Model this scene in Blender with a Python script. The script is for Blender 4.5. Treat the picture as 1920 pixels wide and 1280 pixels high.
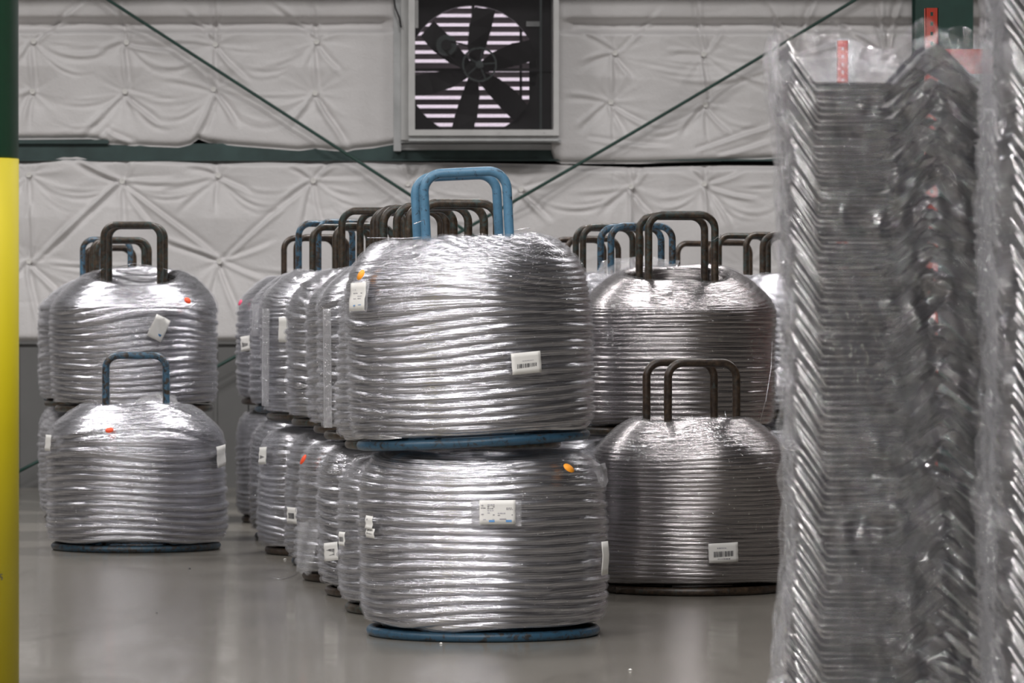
import bpy, math, random
import numpy as np
from mathutils import Matrix, Vector

for o in list(bpy.data.objects):
    bpy.data.objects.remove(o)
SC = bpy.context.scene
COL = SC.collection
random.seed(7)
PI = math.pi

# ------------------------------------------------------------------ camera
F = 8000.0          # focal length in pixels of the 1920 px wide frame
CH = 1.23           # camera height
HY = 610.0          # image row of the horizon
cam_d = bpy.data.cameras.new('camera')
cam = bpy.data.objects.new('camera', cam_d)
COL.objects.link(cam)
cam_d.sensor_width = 36.0
cam_d.lens = F / 1920 * 36.0
cam_d.clip_end = 200
cam.location = (0, 0, CH)
cam.rotation_euler = (PI / 2 - math.atan((640 - HY) / F), 0, 0)
cam_d.dof.use_dof = True
cam_d.dof.focus_distance = 19.0
cam_d.dof.aperture_fstop = 6.3
cam_d.dof.aperture_blades = 7
SC.camera = cam

# ------------------------------------------------------------------ view
SC.view_settings.view_transform = 'Standard'
SC.view_settings.look = 'None'
SC.view_settings.gamma = 1
SC.view_settings.use_curve_mapping = False
SC.view_settings.exposure = 0.0
SC.cycles.transparent_max_bounces = 24
SC.cycles.max_bounces = 6
SC.cycles.sample_clamp_indirect = 6

# ------------------------------------------------------------------ daylight outside (seen through the fan louvers)
world = bpy.data.worlds.new('world')
SC.world = world
world.use_nodes = True
bg = world.node_tree.nodes['Background']
bg.inputs[0].default_value = (0.93, 0.80, 0.92, 1)
bg.inputs[1].default_value = 1.25

# ------------------------------------------------------------------ the hall's high-bay lamps
def lamp(x, y, z, sx, sy, power, spread=160, col=(1.0, 0.972, 0.965)):
    ld = bpy.data.lights.new('high_bay_lamp', 'AREA')
    ld.shape = 'RECTANGLE'; ld.size = sx; ld.size_y = sy
    ld.energy = power; ld.color = col
    ld.spread = math.radians(spread)
    lo = bpy.data.objects.new('high_bay_lamp', ld)
    lo.location = (x, y, z)
    COL.objects.link(lo)
    return lo

LAMPS = []
for x in (-11.2, -8.2, -4.9, -1.6, 1.5):
    for y in (-3.0, 3.0, 8.6, 14.0, 19.4):
        LAMPS.append((x, y))
for x, y in LAMPS:
    lamp(x, y, 7.2, 0.35, 1.2, {-3.0: 260, 3.0: 240, 8.6: 210, 14.0: 130, 19.4: 55}[y])
for x in (-7.0, -4.6, 0.1, 3.2, 6.4):
    lamp(x, 25.9, 7.2, 1.2, 0.7, 235 if x < 1 else 165, 160)

# ------------------------------------------------------------------ helpers
def px(x, y, Y):
    """the world point at depth Y that stands at that place of the frame"""
    return Vector(((x - 960) * Y / F, Y, CH - (y - HY) * Y / F))

def mesh_np(name, verts, faces, mat=None, smooth=False, uv=None):
    me = bpy.data.meshes.new(name)
    verts = np.asarray(verts, dtype=np.float32)
    if isinstance(faces, np.ndarray):
        nf, k = faces.shape
        me.vertices.add(len(verts)); me.vertices.foreach_set('co', verts.ravel())
        me.loops.add(nf * k); me.loops.foreach_set('vertex_index', faces.ravel().astype(np.int32))
        me.polygons.add(nf)
        me.polygons.foreach_set('loop_start', np.arange(0, nf * k, k, dtype=np.int32))
        if uv is not None:
            l = me.uv_layers.new(name='UVMap')
            l.data.foreach_set('uv', np.asarray(uv, dtype=np.float32).ravel())
        me.update(calc_edges=True)
    else:
        me.from_pydata([tuple(v) for v in verts], [], faces)
    if smooth:
        me.polygons.foreach_set('use_smooth', [True] * len(me.polygons))
    if mat: me.materials.append(mat)
    me.validate()
    return me

def link(name, me, parent=None, loc=(0, 0, 0), rot=(0, 0, 0)):
    o = bpy.data.objects.new(name, me)
    COL.objects.link(o)
    if parent: o.parent = parent
    o.location = loc; o.rotation_euler = rot
    return o

def tag(o, label=None, cat=None, group=None, kind=None):
    if label: o['label'] = label
    if cat: o['category'] = cat
    if group: o['group'] = group
    if kind: o['kind'] = kind
    return o

class MB:
    def __init__(s): s.v = []; s.f = []
    def add(s, v, f):
        n = len(s.v); s.v += [tuple(a) for a in v]; s.f += [tuple(i + n for i in q) for q in f]
    def box(s, a, b):
        x0, y0, z0 = a; x1, y1, z1 = b
        s.add([(x0,y0,z0),(x1,y0,z0),(x1,y1,z0),(x0,y1,z0),(x0,y0,z1),(x1,y0,z1),(x1,y1,z1),(x0,y1,z1)],
              [(0,3,2,1),(4,5,6,7),(0,1,5,4),(1,2,6,5),(2,3,7,6),(3,0,4,7)])
    def tube(s, pts, r, n=8, closed=False, flat=1.0):
        pts = [Vector(p) for p in pts]; m = len(pts)
        rings = []; prev = None
        for i, p in enumerate(pts):
            if closed: t = (pts[(i+1) % m] - pts[i-1])
            else: t = pts[min(i+1, m-1)] - pts[max(i-1, 0)]
            t.normalize()
            if prev is None:
                a = Vector((0, 0, 1)) if abs(t.z) < .9 else Vector((1, 0, 0))
                u = (a - t * a.dot(t)).normalized()
            else:
                u = (prev - t * prev.dot(t)).normalized()
            prev = u; w = t.cross(u)
            rings.append([p + (u * math.cos(k*2*PI/n) * flat + w * math.sin(k*2*PI/n)) * r for k in range(n)])
        v = [q for R in rings for q in R]; f = []
        for i in range(m if closed else m - 1):
            j = (i + 1) % m
            for k in range(n):
                f.append((i*n+k, i*n+(k+1) % n, j*n+(k+1) % n, j*n+k))
        if not closed:
            f.append(tuple(range(n-1, -1, -1))); f.append(tuple((m-1)*n+k for k in range(n)))
        s.add(v, f)
    def disc(s, c, r0, r1, y0, y1, n=32):
        """ring (or disc when r0 = 0) in the XZ plane, thick from y0 to y1"""
        v = []; f = []
        for k in range(n):
            a = 2*PI*k/n
            for r, y in ((r0, y0), (r1, y0), (r1, y1), (r0, y1)):
                v.append((c[0] + r*math.cos(a), y, c[2] + r*math.sin(a)))
        for k in range(n):
            j = (k+1) % n
            for e in range(4):
                f.append((k*4+e, j*4+e, j*4+(e+1) % 4, k*4+(e+1) % 4))
        s.add(v, f)
    def mesh(s, name, mat, smooth=False): return mesh_np(name, s.v, s.f, mat, smooth)
    def build(s, name, mat, parent=None, loc=(0,0,0), rot=(0,0,0), smooth=False):
        return link(name, s.mesh(name, mat, smooth), parent, loc, rot)

# ------------------------------------------------------------------ materials
def new_mat(name):
    m = bpy.data.materials.new(name); m.use_nodes = True
    nt = m.node_tree; b = nt.nodes['Principled BSDF']
    return m, nt, b
def N(nt, t, **kw):
    n = nt.nodes.new(t)
    for k, v in kw.items(): setattr(n, k, v)
    return n
def ramp(nt, src, stops):
    r = N(nt, 'ShaderNodeValToRGB'); e = r.color_ramp.elements
    while len(e) < len(stops): e.new(0.5)
    for i, (p, c) in enumerate(stops):
        e[i].position = p; e[i].color = (*c, 1) if len(c) == 3 else c
    nt.links.new(src, r.inputs[0]); return r
def noise(nt, vec, scale, detail=4, rough=.55, dist=0.0):
    n = N(nt, 'ShaderNodeTexNoise'); n.inputs['Scale'].default_value = scale
    n.inputs['Detail'].default_value = detail; n.inputs['Roughness'].default_value = rough
    n.inputs['Distortion'].default_value = dist
    if vec is not None: nt.links.new(vec, n.inputs['Vector'])
    return n
def simple(name, col, rough=.5, metal=0.0, var=.12, scale=8.0, bump=0.0):
    m, nt, b = new_mat(name)
    tc = N(nt, 'ShaderNodeTexCoord')
    n = noise(nt, tc.outputs['Object'], scale, 5)
    lo = tuple(c * (1 - var) for c in col); hi = tuple(min(1, c * (1 + var)) for c in col)
    r = ramp(nt, n.outputs[0], [(.3, lo), (.7, hi)])
    nt.links.new(r.outputs[0], b.inputs['Base Color'])
    b.inputs['Roughness'].default_value = rough; b.inputs['Metallic'].default_value = metal
    if bump:
        bp = N(nt, 'ShaderNodeBump'); bp.inputs['Strength'].default_value = bump; bp.inputs['Distance'].default_value = .01
        nt.links.new(n.outputs[0], bp.inputs['Height']); nt.links.new(bp.outputs[0], b.inputs['Normal'])
    return m

def wire_mat(name, col, rough, bump, lay=2.2):
    """drawn wire wound in turns: fine strands run along U, V is metres along the profile"""
    m, nt, b = new_mat(name)
    uv = N(nt, 'ShaderNodeUVMap')
    oi = N(nt, 'ShaderNodeObjectInfo')
    # slow wander of the lay
    mp0 = N(nt, 'ShaderNodeMapping'); mp0.inputs['Scale'].default_value = (5, 4, 1)
    nt.links.new(uv.outputs[0], mp0.inputs[0])
    wn = noise(nt, mp0.outputs[0], 1.0, 2)
    sub = N(nt, 'ShaderNodeMath', operation='MULTIPLY'); sub.inputs[1].default_value = .035
    nt.links.new(wn.outputs[0], sub.inputs[0])
    sx = N(nt, 'ShaderNodeSeparateXYZ'); nt.links.new(uv.outputs[0], sx.inputs[0])
    ad = N(nt, 'ShaderNodeMath', operation='ADD'); nt.links.new(sx.outputs[1], ad.inputs[0]); nt.links.new(sub.outputs[0], ad.inputs[1])
    mu = N(nt, 'ShaderNodeMath', operation='MULTIPLY'); mu.inputs[1].default_value = 260.0; nt.links.new(ad.outputs[0], mu.inputs[0])
    mx = N(nt, 'ShaderNodeMath', operation='MULTIPLY'); mx.inputs[1].default_value = lay * 3; nt.links.new(sx.outputs[0], mx.inputs[0])
    cb = N(nt, 'ShaderNodeCombineXYZ'); nt.links.new(mx.outputs[0], cb.inputs[0]); nt.links.new(mu.outputs[0], cb.inputs[1]); nt.links.new(oi.outputs['Random'], cb.inputs[2])
    n1 = noise(nt, cb.outputs[0], 1.0, 2, .6)
    bp = N(nt, 'ShaderNodeBump'); bp.inputs['Strength'].default_value = bump; bp.inputs['Distance'].default_value = .005
    nt.links.new(n1.outputs[0], bp.inputs['Height']); nt.links.new(bp.outputs[0], b.inputs['Normal'])
    c0 = tuple(c * .38 for c in col)  # shade in the gaps between strands, put into the colour
    r = ramp(nt, n1.outputs[0], [(.30, c0), (.52, col), (.75, tuple(min(1, c*1.15) for c in col))])
    nt.links.new(r.outputs[0], b.inputs['Base Color'])
    b.inputs['Metallic'].default_value = 1.0; b.inputs['Roughness'].default_value = rough
    return m

def film_mat(name, base=.10, edge=.5, haze=.10, scale=30.0, bump=.5, rough=.10):
    """clear stretch film: mostly lets light through, glossy on its wrinkles, a little milky"""
    m = bpy.data.materials.new(name); m.use_nodes = True
    nt = m.node_tree; nt.nodes.clear()
    out = N(nt, 'ShaderNodeOutputMaterial')
    tc = N(nt, 'ShaderNodeTexCoord')
    mp = N(nt, 'ShaderNodeMapping'); mp.inputs['Scale'].default_value = (1, 1, 1.7)
    nt.links.new(tc.outputs['Object'], mp.inputs[0])
    n = noise(nt, mp.outputs[0], scale, 4, .6, 1.2)
    cr = ramp(nt, n.outputs[0], [(.40, (.25,)*3), (.47, (.0,)*3), (.50, (1,)*3), (.53, (.0,)*3), (.62, (.3,)*3)])
    bp = N(nt, 'ShaderNodeBump'); bp.inputs['Strength'].default_value = bump; bp.inputs['Distance'].default_value = .006
    nt.links.new(cr.outputs[0], bp.inputs['Height'])
    gl = N(nt, 'ShaderNodeBsdfGlossy'); gl.inputs['Roughness'].default_value = rough; gl.inputs['Color'].default_value = (.95, .95, .97, 1)
    df = N(nt, 'ShaderNodeBsdfDiffuse'); df.inputs['Color'].default_value = (.86, .86, .88, 1)
    tl = N(nt, 'ShaderNodeBsdfTranslucent'); tl.inputs['Color'].default_value = (.86, .86, .88, 1)
    for x in (gl, df): nt.links.new(bp.outputs[0], x.inputs['Normal'])
    milk = N(nt, 'ShaderNodeMixShader'); milk.inputs[0].default_value = .35
    nt.links.new(df.outputs[0], milk.inputs[1]); nt.links.new(tl.outputs[0], milk.inputs[2])
    tr = N(nt, 'ShaderNodeBsdfTransparent'); tr.inputs['Color'].default_value = (.985, .985, .99, 1)
    lw = N(nt, 'ShaderNodeLayerWeight'); lw.inputs['Blend'].default_value = .35
    # milky share grows at grazing view because the path through the film is longer
    hz = N(nt, 'ShaderNodeMapRange'); hz.inputs['To Min'].default_value = haze; hz.inputs['To Max'].default_value = min(.85, haze + edge)
    pw = N(nt, 'ShaderNodeMath', operation='POWER'); pw.inputs[1].default_value = 2.2
    nt.links.new(lw.outputs['Facing'], pw.inputs[0]); nt.links.new(pw.outputs[0], hz.inputs['Value'])
    m1 = N(nt, 'ShaderNodeMixShader'); nt.links.new(hz.outputs[0], m1.inputs[0]); nt.links.new(tr.outputs[0], m1.inputs[1]); nt.links.new(milk.outputs[0], m1.inputs[2])
    lw2 = N(nt, 'ShaderNodeLayerWeight'); lw2.inputs['Blend'].default_value = .3; nt.links.new(bp.outputs[0], lw2.inputs['Normal'])
    gf = N(nt, 'ShaderNodeMapRange'); gf.inputs['To Min'].default_value = base; gf.inputs['To Max'].default_value = .24 if haze < .045 else .45
    nt.links.new(lw2.outputs['Fresnel'], gf.inputs['Value'])
    m2 = N(nt, 'ShaderNodeMixShader'); nt.links.new(gf.outputs[0], m2.inputs[0]); nt.links.new(m1.outputs[0], m2.inputs[1]); nt.links.new(gl.outputs[0], m2.inputs[2])
    nt.links.new(m2.outputs[0], out.inputs[0])
    return m

def paint_mat(name, paint, rust, amount, patch=None):
    """painted pipe worn to rust; amount = share of paint left"""
    m, nt, b = new_mat(name)
    tc = N(nt, 'ShaderNodeTexCoord')
    oi = N(nt, 'ShaderNodeObjectInfo')
    va = N(nt, 'ShaderNodeVectorMath', operation='ADD')
    nt.links.new(tc.outputs['Object'], va.inputs[0]); nt.links.new(oi.outputs['Random'], va.inputs[1])
    n = noise(nt, va.outputs[0], 24, 8, .8, .8)
    r = ramp(nt, n.outputs[0], [(amount - .03, (1, 1, 1)), (amount + .03, (0, 0, 0))])
    n2 = noise(nt, va.outputs[0], 38, 5, .7)
    rr = ramp(nt, n2.outputs[0], [(.35, tuple(c*.35 for c in rust)), (.5, rust), (.66, tuple(min(1,c*2.0) for c in rust))])
    pp = ramp(nt, n2.outputs[0], [(.3, tuple(c*.85 for c in paint)), (.7, tuple(c*1.12 for c in paint))])
    mx = N(nt, 'ShaderNodeMix', data_type='RGBA')
    nt.links.new(r.outputs[0], mx.inputs[0]); nt.links.new(rr.outputs[0], mx.inputs[6]); nt.links.new(pp.outputs[0], mx.inputs[7])
    nt.links.new(mx.outputs[2], b.inputs['Base Color'])
    b.inputs['Roughness'].default_value = .33
    bp = N(nt, 'ShaderNodeBump'); bp.inputs['Strength'].default_value = .4; bp.inputs['Distance'].default_value = .003
    nt.links.new(n.outputs[0], bp.inputs['Height']); nt.links.new(bp.outputs[0], b.inputs['Normal'])
    return m

M = {}
M['wire'] = wire_mat('wound_aluminium_wire', (.72, .72, .755), .255, .75)
M['wire_soft'] = wire_mat('wound_wire_dark_reflection', (.50, .475, .475), .25, .6)  # darker, browner copy: the dark hall's reflection is put into the colour
M['wire_loose'] = simple('single_wire', (.75, .75, .78), .25, 1.0)
M['film'] = film_mat('stretch_film', .012, .15, .0, 18, .9, .05)
M['film_milky'] = film_mat('milky_stretch_film', .02, .22, .04, 18, .9, .06)
M['film_thick'] = film_mat('doubled_stretch_film', .08, .4, .17, 20, .6, .15)
M['film_pack'] = film_mat('crumpled_stretch_film', .085, .24, .022, 13, 1.0, .05)
M['blue'] = paint_mat('blue_painted_pipe', (.085, .205, .32), (.03, .03, .04), .60)
M['blue_worn'] = paint_mat('worn_blue_pipe', (.055, .13, .20), (.045, .034, .025), .50)
M['blue_ring'] = paint_mat('scuffed_blue_ring_with_shade', (.03, .085, .14), (.03, .025, .022), .55)  # handle blue darkened: the ring's shade is put into its paint
M['blue_worn_ring'] = paint_mat('scuffed_worn_ring_with_shade', (.025, .06, .09), (.03, .025, .022), .5)  # worn blue, darkened the same way to hold the ring's shade
M['rust'] = paint_mat('rusted_pipe', (.04, .062, .058), (.044, .030, .019), .46)
M['rust_dark'] = paint_mat('dark_rusted_pipe', (.04, .045, .04), (.034, .022, .014), .42)
M['paper'] = simple('label_paper', (.74, .73, .70), .7, 0, .04)
M['ink'] = simple('black_ink', (.04, .04, .05), .6)
M['ink_soft'] = simple('grey_ink', (.30, .29, .32), .6)
M['ink_blue'] = simple('blue_ink', (.06, .20, .42), .6)
M['dot_orange'] = simple('orange_dot_paper', (1.0, .36, .02), .6, 0, .05)
M['dot_red'] = simple('red_orange_dot_paper', (.95, .09, .02), .6, 0, .05)
M['dot_pink'] = simple('pink_dot_paper', (.75, .07, .16), .6, 0, .05)
M['green'] = simple('green_painted_steel', (.012, .05, .038), .45, 0, .2)
M['green_column'] = simple('green_column_paint', (.003, .085, .040), .4, 0, .08, 3)
M['teal'] = simple('weathered_green_girt', (.035, .065, .062), .5, 0, .3, 4)
M['yellow'] = simple('yellow_column_paint', (.48, .40, .0), .6, 0, .05, 3)
M['galv'] = simple('galvanised_sheet', (.50, .51, .51), .45, .6, .15, 5)
M['frame'] = simple('light_grey_fan_frame', (.55, .55, .54), .45, .3, .08, 5)
M['fan_dark'] = simple('dark_fan_housing', (.02, .018, .02), .6, 0, .2)
M['fan_hub'] = simple('dull_pulley_iron', (.13, .15, .15), .4, .7)
M['louver'] = simple('louver_slat_metal', (.22, .20, .20), .5, .3)
M['liner'] = simple('grey_liner_panel', (.13, .13, .127), .6, 0, .06, 3)
M['red'] = simple('red_rack_paint', (.55, .05, .025), .45, 0, .12, 6)
M['debris'] = simple('dark_debris', (.03, .03, .03), .8)
M['debris_pale'] = simple('pale_film_scrap', (.75, .75, .7), .5)
M['bar_steel'] = simple('galvanised_tray_steel', (.11, .11, .13), .30, 1.0, .25, 14)
M['rim_steel'] = simple('bright_tray_edge', (.72, .71, .70), .20, 1.0, .2, 14)

# insulation facing: white vinyl with a fine scrim weave
m, nt, b = new_mat('white_vinyl_facing')
tc = N(nt, 'ShaderNodeTexCoord')
n1 = noise(nt, tc.outputs['Object'], 1.6, 5)
r = ramp(nt, n1.outputs[0], [(.3, (.60, .585, .58)), (.7, (.69, .675, .67))])
nt.links.new(r.outputs[0], b.inputs['Base Color'])
b.inputs['Roughness'].default_value = .45
n2 = noise(nt, tc.outputs['Object'], 22, 4, .6, .8)
bp = N(nt, 'ShaderNodeBump'); bp.inputs['Strength'].default_value = .30; bp.inputs['Distance'].default_value = .012
nt.links.new(n2.outputs[0], bp.inputs['Height']); nt.links.new(bp.outputs[0], b.inputs['Normal'])
M['vinyl'] = m

# polished concrete floor with tyre smears and worn sealer
m, nt, b = new_mat('polished_concrete')
tc = N(nt, 'ShaderNodeTexCoord')
mp = N(nt, 'ShaderNodeMapping'); mp.inputs['Scale'].default_value = (1.0, .35, 1); mp.inputs['Rotation'].default_value = (0, 0, .5)
nt.links.new(tc.outputs['Object'], mp.inputs[0])
a1 = noise(nt, mp.outputs[0], 1.5, 6, .6, 1.5)
a2 = noise(nt, tc.outputs['Object'], 60, 3)
r = ramp(nt, a1.outputs[0], [(.32, (.130, .120, .104)), (.47, (.215, .20, .175)), (.7, (.27, .255, .225))])
mx = N(nt, 'ShaderNodeMix', data_type='RGBA', blend_type='MULTIPLY'); mx.inputs[0].default_value = 1.0
r2 = ramp(nt, a2.outputs[0], [(.2, (.88, .88, .88)), (.8, (1, 1, 1))])
nt.links.new(r.outputs[0], mx.inputs[6]); nt.links.new(r2.outputs[0], mx.inputs[7])
nt.links.new(mx.outputs[2], b.inputs['Base Color'])
rr = ramp(nt, a1.outputs[0], [(.3, (.20,)*3), (.7, (.09,)*3)])
nt.links.new(rr.outputs[0], b.inputs['Roughness'])
bp = N(nt, 'ShaderNodeBump'); bp.inputs['Strength'].default_value = .05; bp.inputs['Distance'].default_value = .01
a3 = noise(nt, tc.outputs['Object'], 5, 4); nt.links.new(a3.outputs[0], bp.inputs['Height']); nt.links.new(bp.outputs[0], b.inputs['Normal'])
M['floor'] = m
M['hall'] = simple('hall_wall_liner', (.13, .125, .12), .7, 0, .08, 1)
M['roof'] = simple('roof_liner', (.10, .10, .10), .8, 0, .08, 1)

# ------------------------------------------------------------------ room shell
WY = 32.4                          # the face of the insulated end wall
X0, X1, Y0, ZT = -13.0, 12.0, -13.0, 8.2
def struct(name, mb, mat): return tag(mb.build(name, mat), kind='structure')
mb = MB(); mb.box((X0, Y0, -.2), (X1, WY + .6, 0)); struct('floor', mb, M['floor'])
mb = MB(); mb.box((X0, Y0, ZT), (X1, WY + .6, ZT + .2)); struct('ceiling', mb, M['roof'])
mb = MB(); mb.box((X0 - .2, Y0, 0), (X0, WY + .6, ZT)); struct('wall_left', mb, M['hall'])
mb = MB(); mb.box((X1, Y0, 0), (X1 + .2, WY + .6, ZT)); struct('wall_right', mb, M['hall'])
mb = MB(); mb.box((X0, Y0 - .2, 0), (X1, Y0, ZT)); struct('wall_front', mb, M['hall'])
# steel sheet end wall around the fan opening
fa = px(762, 262, WY); fb = px(1046, -60, WY)
mb = MB()
mb.box((X0, WY + .30, 0), (fa.x, WY + .42, ZT)); mb.box((fb.x, WY + .30, 0), (X1, WY + .42, ZT))
mb.box((fa.x, WY + .30, 0), (fb.x, WY + .42, fa.z)); mb.box((fa.x, WY + .30, fb.z), (fb.x, WY + .42, ZT))
wall_back = struct('wall_back', mb, M['liner'])
# lower liner panels, one by one, below the blanket
lz = px(0, 645, WY).z
k = 0
xx = X0
while xx < X1 - .01:
    mb = MB(); w = 1.0
    mb.box((xx + .004, WY - .02, 0), (min(xx + w, X1) - .004, WY + .1, lz))
    for r_ in (.25, .5, .75):
        mb.box((xx + r_ * w - .012, WY - .032, 0), (xx + r_ * w + .012, WY - .018, lz))
    mb.build('liner_panel', M['liner'], wall_back)
    xx += w
mb = MB(); mb.box((X0, WY - .045, lz), (X1, WY + .1, lz + .02)); struct('trim_1', mb, M['liner'])

# ------------------------------------------------------------------ insulation blankets with tufting pins and creases
S = WY / F                         # metres per pixel at the wall
PINS_U = [(64, 78), (238, 80), (404, 84), (594, 79), (62, 172), (235, 172), (401, 168), (591, 175),
          (1153, 100), (1319, 102), (1145, 192), (1322, 197), (1492, 100), (1660, 104), (1490, 196), (1662, 192), (1850, 100), (-110, 80), (-110, 172)]
PINS_L = [(55, 328), (230, 340), (410, 329), (588, 339), (765, 345), (977, 355), (1183, 350), (1320, 345), (1500, 342), (1680, 345),
          (55, 490), (412, 490), (740, 500), (1050, 500), (1400, 500), (1700, 500), (-120, 335)]
CR_U = [(594,178,650,282,1),(594,178,540,235,1),(404,172,366,262,1.3),(404,172,445,240,1.2),(238,178,150,252,1),(238,178,296,238,1),
        (404,84,402,168,.8),(594,79,594,178,.8),(238,80,236,172,.9),(64,78,60,172,.9),(404,84,470,160,.8),(594,79,640,140,.7),
        (594,79,575,130,.6),(64,78,165,5,1),(238,80,226,0,.9),(404,84,410,0,.9),(594,79,590,0,.7),(404,84,350,15,.8),(594,79,510,0,.8),
        (238,80,320,103,.9),(238,80,180,98,.8),(404,84,300,82,.6),(235,172,330,190,.5),(62,172,36,185,.8),(64,78,30,112,1),(62,172,50,240,.6),
        (366,262,420,280,.8),(200,240,260,275,.8),(180,262,215,235,.7),(594,178,560,240,.5),(594,178,628,240,.6),(401,168,300,150,.5),
        (1153,100,1145,192,1),(1319,102,1322,197,1),(1153,100,1180,150,.9),(1145,192,1080,240,.8),(1145,192,1165,255,.9),(1145,192,1060,180,.6),
        (1145,192,1215,245,.9),(1322,197,1270,250,.8),(1322,197,1375,260,.8),(1319,102,1250,100,.6),(1319,102,1310,0,1),(1319,102,1360,50,.8),
        (1153,100,1080,50,.8),(1153,100,1240,20,.8),(1145,192,1150,280,.5),(1322,197,1325,280,.6),(1100,260,1260,275,.6),(1300,280,1465,235,1),
        (1340,290,1460,262,.8),(1153,100,1090,120,.6),(1492,100,1530,0,1.2),(1492,100,1600,80,1),(1492,100,1440,0,1),(1492,100,1490,200,1),
        (1660,104,1650,0,1.2),(1660,104,1690,0,1.1),(1660,104,1560,30,1),(1850,100,1840,0,1),(1850,100,1880,0,.8)]
CR_L = [(230,340,140,298,1.3),(230,340,412,490,1),(230,340,60,488,1.1),(230,340,250,300,.8),(410,329,350,310,.7),(410,329,470,368,1),
        (410,329,400,400,.7),(410,329,412,300,.5),(588,339,630,308,1.2),(588,339,540,310,.6),(588,339,560,430,.8),(588,339,605,430,.6),
        (588,339,520,380,.8),(412,490,560,370,1.1),(412,490,300,440,1),(412,490,445,600,.9),(412,490,380,610,.6),(412,490,520,450,.6),
        (412,490,500,520,.5),(55,490,150,410,.9),(55,490,115,560,1),(55,490,75,620,.8),(55,490,60,340,.9),(55,328,50,400,1),(55,490,30,510,.9),
        (230,340,232,430,.6),(230,340,290,430,.7),(765,345,750,300,.7),(765,345,800,308,.7),(977,355,1030,420,.9),(977,355,1010,400,1),
        (977,355,940,430,.7),(977,355,900,330,.5),(1183,350,1180,440,1.2),(1183,350,1200,400,1),(1183,350,1230,420,.8),(1183,350,1185,305,.8),
        (1183,350,1215,310,.8),(1320,345,1325,440,1.3),(1320,345,1370,430,1.1),(1320,345,1345,420,1),(1320,345,1330,305,.8),(1320,345,1400,320,.7),
        (1320,345,1290,310,.7),(1320,345,1430,380,.8),(1183,350,1120,400,.6),(977,355,1060,330,.6),(230,340,170,400,.5),(588,339,700,330,.4),
        (410,329,300,360,.4),(410,329,330,400,.5),(230,340,330,330,.4),(1500,342,1450,420,.8),(765,345,850,380,.5)]

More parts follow.
